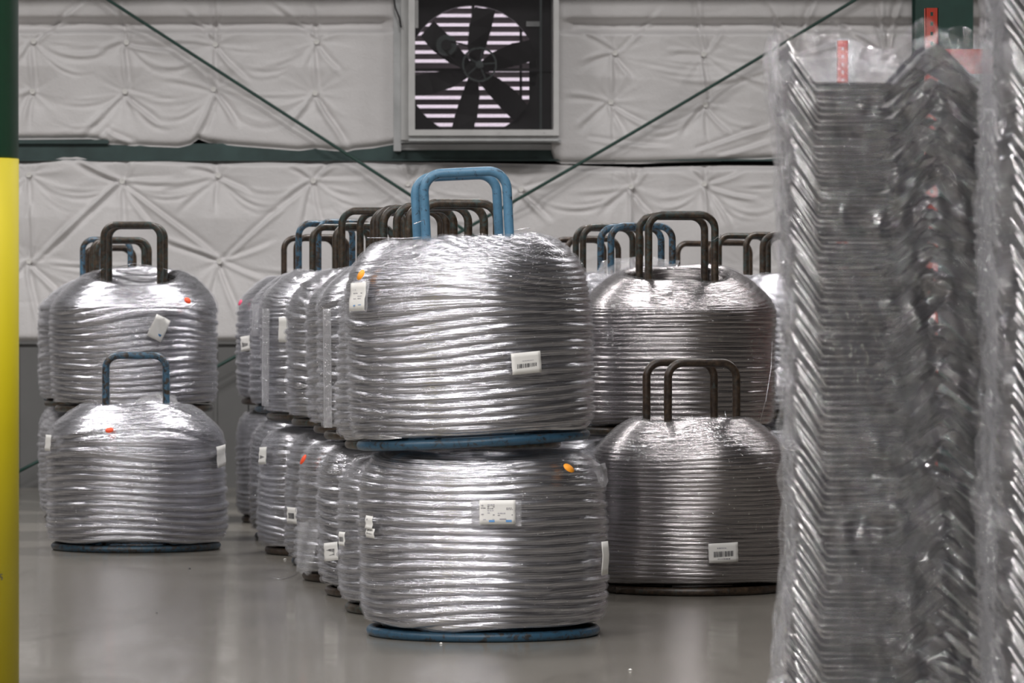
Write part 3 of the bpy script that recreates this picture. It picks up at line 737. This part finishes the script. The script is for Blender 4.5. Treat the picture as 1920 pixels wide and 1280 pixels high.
# right block
coil('r_lone', 1296, 19.8, 0, 'right_lone', 'rust_dark', 1.058, 'dark grey single coil on the floor at the right, rusty handles and a barcode tag', None, 15, D=.93)
RG = 'coils stacked two high at the right'
stack('r1', 1269, 21.2, 1.776, .692, 'low_a', 'right_top', 'rust', 6, 'bottom coil hidden behind the dark single coil at the right', 'right stack top coil with tall rusty teal handles above its open core', RG, -40, 'rust_dark')
stack('r2', 1193, 22.8, 1.757, .70, 'low_b', 'row_a', 'blue_worn', 8, 'bottom coil behind the right stack, hidden', 'top coil behind the right stack, worn blue handles and lifted film flap', RG, 95)
stack('r3', 1140, 24.4, 1.79, .71, 'low_a', 'row_b', 'rust', 6, 'hidden bottom coil two behind the right stack', 'top coil two behind the right stack, brown handles left of the film flap', RG, 170)
stack('r4', 1098, 26.7, 1.768, .71, 'low_b', 'row_a', 'rust_dark', 14, 'hidden bottom coil farthest back beside the front stack', 'farthest top coil right of the front stack, only a brown bar showing', RG, 222)
stack('r5', 1338, 27.7, 1.763, .71, 'low_a', 'row_b', 'rust_dark', 35, 'hidden bottom coil in the back of the right block', 'rear top coil with low rounded brown handles behind the tall right ones', RG, 280)
stack('r6', 1418, 25.9, 1.775, .71, 'low_b', 'row_a', 'rust', 26, 'hidden bottom coil behind the right edge of the right stack', 'rear top coil with teal brown handles left of the wrapped tray stack', RG, 330)
stack('r7', 1490, 23.9, 1.735, .715, 'low_a', 'row_b', 'rust', -8, 'bottom coil in the gap beside the wrapped tray stack', 'top coil in the gap between right stack and wrapped tray stack', RG, 20)

# ------------------------------------------------------------------ labels, dots, loose wires stuck to the coils
def on_coil(key, x, y, lift=.014):
    """local frame (point, right, up, normal) on the coil's outside at that direction"""
    root, P, D, zs, Y, cx = COILS[key]
    mi = Matrix.LocRotScale(root.location, root.rotation_euler, (1, 1, 1)).inverted()
    o = mi @ Vector((0, 0, CH)); d = (mi @ px(x, y, Y)) - o; d.normalize()
    # march to the surface of revolution
    t0 = max(0, (mi @ px(x, y, Y - .9) - o).length); t = t0
    best = None
    while t < t0 + 1.2:
        p = o + d * t
        zz = p.z / zs
        if -.01 < zz < P[4][1] and math.hypot(p.x, p.y) < radius_at(P, zz) * D + lift: break
        e = abs(math.hypot(p.x, p.y) - radius_at(P, zz) * D)
        if best is None or e < best[0]: best = (e, p.copy())
        t += .002
    else: p = best[1]
    th = math.atan2(p.y, p.x); zz = p.z / zs
    dr = (radius_at(P, zz + .02) - radius_at(P, zz - .02)) * D / (.04 * zs)
    n = Vector((math.cos(th), math.sin(th), -dr)).normalized()
    right = Vector((-math.sin(th), math.cos(th), 0)).normalized(); up = n.cross(right)
    if up.z < 0: up = -up
    return p, right, up, n, math.hypot(p.x, p.y), th

def patch(key, name, x, y, w, h, mat, rot=0.0, round_=False, lift=.016, nx=8, ny=5, parent=None, off=0.0, wav=.0025):
    root, P, D, zs, Y, cx = COILS[key]
    p, right, up, n, R, th = on_coil(key, x, y, lift)
    ca, sa = math.cos(rot), math.sin(rot)
    def pt(a, b_, e=0.0):
        u = a * ca - b_ * sa; v_ = a * sa + b_ * ca
        # bend round the coil
        ang = u / R; q = p + right * (R * math.sin(ang)) + up * v_ - n * (R * (1 - math.cos(ang)))
        return q + n * (off + e + wav * math.sin(v_ * 190 + x))
    v = []; f = []
    if round_:
        K = 16; v.append(pt(0, 0)); v += [pt(w/2*math.cos(2*PI*k/K), h/2*math.sin(2*PI*k/K)) for k in range(K)]
        f = [(0, 1 + k, 1 + (k + 1) % K) for k in range(K)]
        b2 = len(v); v += [pt(0, 0, -.0015)] + [pt(w/2*math.cos(2*PI*k/K), h/2*math.sin(2*PI*k/K), -.0015) for k in range(K)]
        f += [(b2, b2 + 1 + (k + 1) % K, b2 + 1 + k) for k in range(K)] + [(1+k, b2+1+k, b2+1+(k+1) % K, 1+(k+1) % K) for k in range(K)]
    else:
        for layer in (0, -.0012):
            for i in range(nx + 1):
                for j in range(ny + 1): v.append(pt((i/nx - .5) * w, (j/ny - .5) * h, layer))
        q = (nx + 1) * (ny + 1)
        for i in range(nx):
            for j in range(ny):
                a = i * (ny + 1) + j
                f += [(a, a + ny + 1, a + ny + 2, a + 1), (q + a, q + a + 1, q + a + ny + 2, q + a + ny + 1)]
        ed = [i*(ny+1) for i in range(nx+1)] + [nx*(ny+1)+j for j in range(1, ny+1)] + [i*(ny+1)+ny for i in range(nx-1, -1, -1)] + list(range(ny-1, 0, -1))
        for a, b_ in zip(ed, ed[1:] + ed[:1]): f.append((a, q + a, q + b_, b_))
    if parent: o = link(name, mesh_np(name, v, f, M[mat], True), parent)
    else: o = link(name, mesh_np(name, v, f, M[mat], True), root)
    return o, pt

def printed(o, pt, rects, mat, name):
    """flat print: small inked rectangles (x0, x1, y0, y1 in metres on the label)"""
    v = []; f = []
    for (a, b_, c, d) in rects:
        n = len(v); k = 3
        for i in range(k + 1):
            t = a + (b_ - a) * i / k
            v += [pt(t, c, .0006), pt(t, d, .0006)]
        for i in range(k): f.append((n+2*i, n+2*i+2, n+2*i+3, n+2*i+1))
    return link(name, mesh_np(name, v, f, M[mat]), o)
def barcode(w, h, y, seed):
    rs = random.Random(seed); x = -w/2; out = []
    while x < w/2:
        b_ = rs.choice((.0015, .0025, .004)); out.append((x, min(x + b_, w/2), y, y + h)); x += b_ + rs.choice((.0015, .002, .0035))
    return out
def lines(x0, x1, ys, h, seed, fill=.7):
    rs = random.Random(seed); out = []
    for y in ys:
        x = x0
        while x < x1:
            l = rs.uniform(.004, .012)
            if rs.random() < fill: out.append((x, min(x + l, x1), y, y + h))
            x += l + .002
    return out
m17 = 17.0 / F
def pxm(key): return COILS[key][4] / F

# front lower coil: large shipping label under clear pouch, small barcode label, orange dot
o, pt = patch('f_low', 'label_pouch', 931, 962, 93*m17, 48*m17, 'film_thick', .0, nx=12, lift=.022)
o, pt = patch('f_low', 'paper_label', 933, 960, 66*m17, 44*m17, 'paper', 0, nx=12, lift=.027)
printed(o, pt, lines(-.064, -.045, (.035, .025, .014, -.010, -.030), .0035, 1) + lines(-.04, -.012, (.036, .027, .019, .012, .004, -.004, -.012, -.02, -.028), .0035, 2) + lines(.0, .03, (.034, -.006, -.014), .0035, 3) + lines(.034, .06, (.014, .009, -.012), .003, 4), 'ink_soft', 'printed_text')
printed(o, pt, [(.008, .034, -.029, -.021)], 'ink_soft', 'printed_code')
printed(o, pt, [(-.034, -.012, -.038, -.030), (.032, .055, -.038, -.030)], 'ink_blue', 'printed_blue_box')
o, pt = patch('f_low', 'paper_label', 691, 979, 28*m17, 24*m17, 'paper', -.04, lift=.022)
printed(o, pt, lines(-.015, .02, (.008,), .006, 5, .9), 'ink_soft', 'printed_text')
o, pt = patch('f_low', 'paper_label', 693, 999, 32*m17, 18*m17, 'paper', -.05, lift=.02)
printed(o, pt, barcode(.045, .016, -.004, 6), 'ink', 'barcode')
patch('f_low', 'dot_sticker', 1067, 877, 24*m17, 17*m17, 'dot_orange', -.5, True, lift=.038, wav=0)
patch('f_low', 'paper_label', 1136, 1046, 40*m17, 62*m17, 'paper', 0, lift=.020)
# front upper coil
o, pt = patch('f_top', 'label_pouch', 671, 556, 62*m17, 58*m17, 'film_thick', 0, lift=.02)
o, pt = patch('f_top', 'paper_label', 669, 556, 52*m17, 52*m17, 'paper', 0, lift=.026)
printed(o, pt, [(-.018, -.006, -.038, -.028), (.014, .034, -.034, -.026), (.006, .022, -.026, -.020)], 'ink_blue', 'printed_blue_box')
printed(o, pt, lines(-.03, .035, (.035, .025, .012, .0, -.01), .003, 8, .6), 'ink_soft', 'printed_text')
patch('f_top', 'dot_sticker', 676, 515, 22*m17, 19*m17, 'dot_orange', .7, True, lift=.040, wav=0)
o, pt = patch('f_top', 'paper_label', 988, 680, 60*m17, 39*m17, 'paper', .04, lift=.022)
printed(o, pt, barcode(.085, .020, -.022, 9), 'ink', 'barcode')
printed(o, pt, lines(-.02, .03, (.008,), .006, 10, .9), 'ink_soft', 'printed_text')
# right single coil
q = pxm('r_lone')
o, pt = patch('r_lone', 'paper_label', 1357, 1036, 57*q, 36*q, 'paper', .04, lift=.02)
printed(o, pt, barcode(.095, .025, -.018, 12), 'ink', 'barcode')
printed(o, pt, lines(-.03, .03, (.018, -.032), .006, 13, .9), 'ink_soft', 'printed_text')
# left single coil
q = pxm('l_lone')
patch('l_lone', 'dot_sticker', 205, 806, 15*q, 12*q, 'dot_red', .1, True, lift=.038, wav=0)
patch('l_lone', 'paper_label', 416, 855, 40*q, 40*q, 'paper', 0.1, lift=.02)
patch('l_lone', 'paper_label', 89, 830, 30*q, 30*q, 'paper', 0, lift=.02)
# left stack top coil
q = pxm('l1_top')
patch('l1_top', 'dot_sticker', 352, 563, 14*q, 13*q, 'dot_red', 0, True, lift=.038, wav=0)
o, pt = patch('l1_top', 'paper_label', 298, 615, 30*q, 44*q, 'paper', -.45, lift=.026, wav=.007)
printed(o, pt, [(.01, .03, -.045, -.03)], 'ink_blue', 'printed_blue_box')
# middle row
for key, x, y, w, h, rt, kind, sd in (('s6_low', 491, 854, 40, 32, .05, 'bar', 21), ('s5_low', 546, 966, 44, 30, 0, 'bar', 22), ('s3_low', 619, 1034, 50, 34, .1, 'bar', 23),
                                  ('s6_top', 531, 618, 26, 46, 0, 'plain', 24), ('s8_top', 459, 644, 34, 28, .1, 'bar', 25), ('s7_top', 478, 600, 30, 60, 0, 'pouch', 26), ('s2_low', 640, 1010, 30, 26, 0, 'bar', 27)):
    q = pxm(key)
    o, pt = patch(key, 'paper_label' if kind != 'pouch' else 'label_pouch', x, y, w*q, h*q, 'paper' if kind != 'pouch' else 'film_thick', rt, lift=.022)
    if kind == 'bar': printed(o, pt, barcode(w*q*.6, h*q*.35, -h*q*.2, sd), 'ink', 'barcode')
q = pxm('s4_low'); patch('s4_low', 'dot_sticker', 568, 861, 22*q, 15*q, 'dot_red', .9, True, lift=.038, wav=0)
q = pxm('s8_top'); patch('s8_top', 'dot_sticker', 450, 567, 14*q, 12*q, 'dot_pink', 0, True, lift=.038, wav=0)

def loose(key, pts, r=.0016, dep=0.0):
    root, P, D, zs, Y, cx = COILS[key]
    mi = Matrix.LocRotScale(root.location, root.rotation_euler, (1, 1, 1)).inverted()
    mb = MB(); mb.tube([mi @ px(x, y, Y - dd) for (x, y, dd) in pts], r, 5)
    mb.build('loose_wire', M['wire_loose'], root, smooth=True)
loose('f_top', [(689, 446, .05), (720, 446, .1), (752, 447, .14), (800, 444, .16)])
loose('f_top', [(960, 434, .1), (975, 430, .1), (994, 427, .08)])
loose('f_top', [(776, 420, .22), (795, 412, .22), (801, 441, .18)])
loose('l1_top', [(222, 500, .1), (250, 494, .12), (300, 500, .1), (318, 508, .1)])
loose('l1_top', [(176, 516, .2), (193, 503, .2)])
loose('r1_top', [(1336, 452, .2), (1352, 440, .2), (1348, 450, .2)])
loose('r1_top', [(1448, 640, .4), (1446, 690, .45), (1436, 750, .48), (1422, 800, .48)])
loose('r_lone', [(1359, 771, .2), (1362, 785, .2), (1370, 800, .2)])
# bundle of loose wire ends low on the fifth top coil and at the bottom left of the front one
def wires_at(key, cxp, cyp, wpx, hpx, n, seed, mat='wire_loose'):
    root, P, D, zs, Y, cx = COILS[key]
    rs = random.Random(seed); mb = MB()
    for k in range(n):
        a = rs.uniform(-1, 1); pts = []
        for i in range(7):
            t = i / 6
            x = cxp + (t - .5) * wpx * rs.uniform(.9, 1.1); y = cyp + a * hpx * .5 * math.sin(PI * t) + (t - .5) * hpx * .2
            p, rr, uu, n_, R_, th_ = on_coil(key, x, y, .012 + .008 * math.sin(PI * t)); pts.append(p)
        mb.tube(pts, .0017, 5)
    o = mb.build('loose_wire_bundle', M[mat], root, smooth=True); o['kind'] = 'stuff'
wires_at('s5_top', 556, 722, 42, 14, 14, 3)
wires_at('s5_top', 580, 535, 34, 16, 16, 4)
wires_at('f_top', 712, 820, 76, 8, 8, 5)
wires_at('s3_low', 625, 880, 46, 20, 18, 6)

# lifted film flap on the top coil behind the right stack
def flap(key, pts, name='film_flap'):
    root, P, D, zs, Y, cx = COILS[key]
    rows = 10; v = []; f = []
    (ax, ay, ad), (bx, by, bd), (cx_, cy_, cd), (dx_, dy_, dd) = pts
    for i in range(rows + 1):
        for j in range(rows + 1):
            s, t = i / rows, j / rows
            x = (1-s)*(1-t)*ax + s*(1-t)*bx + s*t*cx_ + (1-s)*t*dx_
            y = (1-s)*(1-t)*ay + s*(1-t)*by + s*t*cy_ + (1-s)*t*dy_ - 10 * math.sin(PI*s) * (1-t)
            dp = (1-s)*(1-t)*ad + s*(1-t)*bd + s*t*cd + (1-s)*t*dd
            p = px(x, y, Y - dp) - root.location; p += Vector((0, .02 * math.sin(9*s+5*t), .006 * math.sin(14*s - 6*t))); v.append(p)
    for i in range(rows):
        for j in range(rows):
            a = i * (rows + 1) + j; f.append((a, a + 1, a + rows + 2, a + rows + 1))
    return link(name, mesh_np(name, v, f, M['film_thick'], True), root)
flap('r2_top', [(1128, 490, .1), (1275, 490, .1), (1262, 512, .40), (1112, 524, .40)])
flap('l_lone', [(255, 752, .1), (328, 742, .0), (338, 758, .15), (262, 764, .3)])
flap('r_lone', [(1210, 795, .0), (1385, 800, .0), (1395, 812, .25), (1205, 812, .25)])
flap('f_low', [(1134, 870, .0), (1141, 905, .02), (1128, 915, .2), (1105, 862, .2)])
flap('s4_low', [(558, 985, .30), (600, 985, .38), (583, 1078, .44), (556, 1072, .36)])
# strips of film hanging down some of the row's coils
q = pxm('s3_top'); patch('s3_top', 'film_strip', 613, 690, 30*q, 220*q, 'film_thick', .02, lift=.030, nx=4, ny=12, wav=.0008)
q = pxm('s7_top'); patch('s6_top', 'film_strip', 497, 670, 30*q, 170*q, 'film_thick', -.02, lift=.028, nx=4, ny=12, wav=.0008)

# ------------------------------------------------------------------ wrapped stacks of nested metal trays (right foreground)
def tray_mesh(a, b_, h, w):
    prof = [(-.252, w * .92), (-.182, .004), (-.172, .0), (a, .0), (a + .012, .005), (b_ - .012, h - .006), (b_, h), (b_ + .012, h - .006), (.262, h * .12)]
    t = .0022; dep = .42
    mb = MB(); v = []; f = []
    for y in (0, dep):
        for (x, z) in prof: v += [(x, y, z), (x, y, z - t)]
    n = len(prof)
    for i in range(n - 1):
        a, b_ = 2*i, 2*n + 2*i
        f += [(a, a+2, b_+2, b_), (a+1, b_+1, b_+3, a+3), (a, a+1, a+3, a+2), (b_, b_+2, b_+3, b_+1)]
    f += [(0, 2*n, 2*n+1, 1), (2*n-2, 2*n-1, 4*n-1, 4*n-2)]
    mb.add(v, f)
    # turned-up rear flange
    lip = []
    for (x, z) in prof: lip += [(x, dep, z), (x, dep, z + .019), (x, dep + .002, z), (x, dep + .002, z + .019)]
    mb.add(lip, [(4*i + a, 4*i + b2, 4*i + 4 + b2, 4*i + 4 + a) for i in range(n - 1) for a, b2 in ((0, 1), (3, 2), (1, 3))])
    r = MB()
    for y in (-.003,):
        r.tube([(x, y, z + .002) for x, z in prof[:4]], .0026, 5)
    return mb.mesh('tray', M['bar_steel']), r.mesh('tray_edge', M['rim_steel'], True)
TRAYS = [tray_mesh(.018, .146, .125, .115), tray_mesh(.030, .120, .085, .118), tray_mesh(.0, .165, .115, .108), tray_mesh(.045, .150, .100, .120), tray_mesh(.010, .100, .060, .112)]

def film_box(name, parent, left, right, top, y0, y1, seed, nh=330, amp=.015):
    """wrap around the stack: closed loop of a rounded rectangle, height by height; left(z), right(z) give its sides"""
    rs = np.random.RandomState(seed)
    zs = np.linspace(0.01, top, nh)
    # perimeter parameter
    K = 150; corner = .05
    per = []
    def seg(a, b_, n): return [(a[0] + (b_[0]-a[0]) * i / n, a[1] + (b_[1]-a[1]) * i / n) for i in range(n)]
    base = seg((0, 0), (1, 0), 60) + seg((1, 0), (1, 1), 34) + seg((1, 1), (0, 1), 30) + seg((0, 1), (0, 0), 34)
    base = np.array(base); n = len(base)
    v = np.zeros((nh, n, 3))
    th = np.arange(n) / n * 2 * PI
    W = [(rs.randint(3, 30), rs.uniform(0, 6.28), rs.uniform(4, 60), rs.uniform(.3, 1) * rs.choice([-1, 1])) for _ in range(26)]
    for i, z in enumerate(zs):
        l, r_ = left(z), right(z)
        bx = base[:, 0]; by = base[:, 1]
        X = l + (r_ - l) * bx; Y_ = y0 + (y1 - y0) * by
        # round the corners inwards
        rc = .035; dx = np.minimum(bx, 1 - bx) * (r_ - l); dy = np.minimum(by, 1 - by) * (y1 - y0)
        k = np.clip(1 - (dx + dy) / rc, 0, 1) * rc * .30
        cx_, cy_ = (l + r_) / 2, (y0 + y1) / 2
        ux = cx_ - X; uy = cy_ - Y_; L = np.hypot(ux, uy); ux /= L; uy /= L
        h = 0
        for (q, p, kz, a) in W: h = h + a * np.sin(q * th + p + kz * z)
        h = amp * .30 * h
        # diagonal tension folds
        h = h + amp * .55 * (np.abs(np.sin(9 * th + 11 * z)) - .5) + amp * .4 * (np.abs(np.sin(14 * th - 23 * z + 1)) - .5)
        X = X + ux * (k + h * .6); Y_ = Y_ + uy * (k + h)
        v[i, :, 0] = X; v[i, :, 1] = Y_; v[i, :, 2] = z
        if i > nh - 10:
            v[i, :, 2] += (i - nh + 10) / 10 * (.018 * np.sin(6 * th + seed) + .015 * np.sin(13 * th)) 
    idx = np.arange(nh * n).reshape(nh, n); j = np.roll(idx, -1, axis=1)
    f = np.stack([idx[:-1], j[:-1], j[1:], idx[1:]], -1).reshape(-1, 4)
    return link(name, mesh_np(name, v.reshape(-1, 3), f, M['film_pack'], True), parent)

def tray_stack(cx, Y, ztop, left, right, label, seed, filmtop):
    c = px(cx, 0, Y)
    root = tag(link('tray_stack', None, None, (c.x, Y, 0)), label, 'tray stack', 'wrapped tray stacks in the right foreground')
    rs = random.Random(seed); z = .02; k = 0; x = 0
    while z < ztop:
        x = .6 * x + rs.uniform(-.009, .009)
        drift = .012 * math.sin(z * 4 + seed) + (1.2 - z) * .02
        TM, TR = rs.choice(TRAYS)
        o = link('tray', TM, root, (x + drift * .5, rs.uniform(-.014, .014), z), (rs.uniform(-.006, .006), rs.uniform(-.022, .022), 0))
        link('tray_edge', TR, o)
        z += rs.choice((.013, .016, .018, .022)) ; k += 1
    film_box('plastic_film', root, left, right, filmtop, -.045, .46, seed)
    film_box('inner_film_wrap', root, lambda z: left(z) + .012, lambda z: right(z) - .010, filmtop - .05, -.028, .448, seed + 31, 200, .008)
    q = MB(); q.box((-.2, .0, .0), (.24, .42, .018)); q.build('base_board', M['debris'], root)
    return root
YP = 11.5; sp = YP / F
lx = interp([(0.0, 1461), (.20, 1461), (.33, 1463), (.42, 1472), (.60, 1486), (.9, 1482), (1.2, 1480), (1.5, 1473), (1.75, 1468), (1.95, 1452), (2.05, 1458)])
def left1(z): return (lx(z) - 1664) * sp
def right1(z): return (1868 - 1664) * sp + .004 * math.sin(z * 9)
tray_stack(1664, YP, 1.89, left1, right1, 'tall film-wrapped stack of nested metal trays right of the coils', 4, 2.03)
YQ = 10.9; sq = YQ / F
tray_stack(2084, YQ, 2.10, lambda z: (1868 - 2084) * sq + .006 * math.sin(7 * z), lambda z: .295, 'taller wrapped tray stack cut off by the right edge of the picture', 9, 2.25)

# ------------------------------------------------------------------ red rack behind the tray stacks
rack = tag(link('pallet_rack', None, None, (px(1747, 0, 22).x, 22, 0)), 'red steel rack with punched uprights seen above and through the wrapped trays', 'rack')
def upright(x, y, w, top, hole=True):
    mb = MB(); mb.box((x - w/2, y, 0), (x - w/2 + .004, y + .06, top)); mb.box((x + w/2 - .004, y, 0), (x + w/2, y + .06, top))
    # front web with punched holes
    z = .05; st = .0508
    hw, hh = .007, .010
    zz = 0.0
    while zz < top - .06:
        mb.box((x - w/2, y, zz), (x - hw, y + .003, zz + st)); mb.box((x + hw, y, zz), (x + w/2, y + .003, zz + st))
        mb.box((x - hw, y, zz), (x + hw, y + .003, zz + st - 2*hh)); zz += st
    mb.box((x - w/2, y, zz), (x + w/2, y + .003, top))
    mb.build('upright', M['red'], rack)
upright(0, 0, .066, px(0, 15, 22).z)
upright(2.45, 0, .066, px(0, 15, 22).z)
mb = MB(); zb = px(0, 138, 22).z; zc = px(0, 92, 22).z; mb.box((.033, .0, zb), (2.42, .04, zc)); mb.build('beam', M['red'], rack)
rack = tag(link('rack_upright', None, None, (px(1580, 0, 27.9).x, 27.9, 0)), 'farther red punched upright with its top faint behind the film', 'rack')
upright(0, 0, .070, px(0, 76, 27.9).z)
mb = MB(); mb.box((-.06, -.02, 0), (.06, .08, .008)); mb.build('foot_plate', M['red'], rack)

# ------------------------------------------------------------------ painted column at the left edge
YC = 14.2; rc = .15; cxw = px(35, 0, YC).x - rc
col = tag(link('steel_column', None, None, (cxw, YC, 0)), 'round building column at the left edge, yellow below and green above', 'column')
zsp = px(0, 298, YC).z
def cyl(name, r, z0, z1, mat, n=64):
    v = []; f = []
    for z in (z0, z1):
        for k in range(n): v.append((r*math.cos(2*PI*k/n), r*math.sin(2*PI*k/n), z))
    for k in range(n): j = (k+1) % n; f.append((k, j, n+j, n+k))
    f += [tuple(range(n-1, -1, -1)), tuple(range(n, 2*n))]
    me = mesh_np(name, v, f, M[mat]); 
    for p in me.polygons:
        if len(p.vertices) == 4: p.use_smooth = True
    return link(name, me, col)
cyl('yellow_lower_section', rc, 0, zsp, 'yellow'); cyl('green_upper_section', rc - .001, zsp, ZT, 'green_column')
# stencilled figure, cut by the frame's edge
c_ = MB(); pts = []
for a in range(0, 11):
    t = a / 10 * PI * 1.3 - PI / 2; pts.append((.0035 * math.cos(t), .0048 * math.sin(t) - .004))
pts = pts[::1] + [(-.003, .0012), (-.003, .0085), (.0038, .0085)]
w0 = px(-1, 1083, YC - rc)
def oncol(x, z):
    X = w0.x - cxw + x; return (X, -math.sqrt((rc + .0006)**2 - X*X), w0.z + z)
c_.tube([oncol(a, b_) for a, b_ in pts], .0016, 5); c_.build('stencilled_figure', M['ink'], col)

# ------------------------------------------------------------------ small debris on the floor
def chip(x, y, r, mat, lab, seed):
    Y = CH * F / (y - HY); c = px(x, y, Y); rs = random.Random(seed)
    v = [(r * (1 if k % 2 else .7) * math.cos(k*PI/4) * rs.uniform(.7, 1.3), r * math.sin(k*PI/4) * rs.uniform(.7, 1.3), rs.uniform(0, .3) * r) for k in range(8)] + [(0, 0, r * .7)] + [(0, 0, 0)]
    f = [(k, (k+1) % 8, 8) for k in range(8)] + [((k+1) % 8, k, 9) for k in range(8)]
    return tag(link('debris_chip', mesh_np('debris_chip', v, f, M[mat]), None, (c.x, c.y, 0.001)), lab, 'debris')
chip(356, 1067, .011, 'debris', 'black crumb on the floor in front of the low left coil', 1)
chip(294, 1150, .007, 'debris', 'tiny dark crumb on the open floor at the left', 2)
chip(1182, 1257, .010, 'debris_pale', 'pale scrap on the floor near the bottom edge', 3)
chip(827, 1207, .008, 'debris_pale', 'pale scrap on the floor below the front blue ring', 4)
chip(534, 1049, .010, 'debris_pale', 'pale scrap beside the sixth row coil base', 5)
mb = MB(); pts = []
for i in range(13):
    t = i / 12; x = 505 + 52 * t; y = 1083 + 6 * math.sin(PI * t * .9) - 9 * t * t; Y = CH * F / (y - HY); c = px(x, y, Y); pts.append((c.x, c.y, .004))
mb.tube(pts, .0018, 5); tag(mb.build('wire_offcut', M['wire_loose'], smooth=True), 'curved offcut of thin wire on the floor left of the middle row', 'wire')
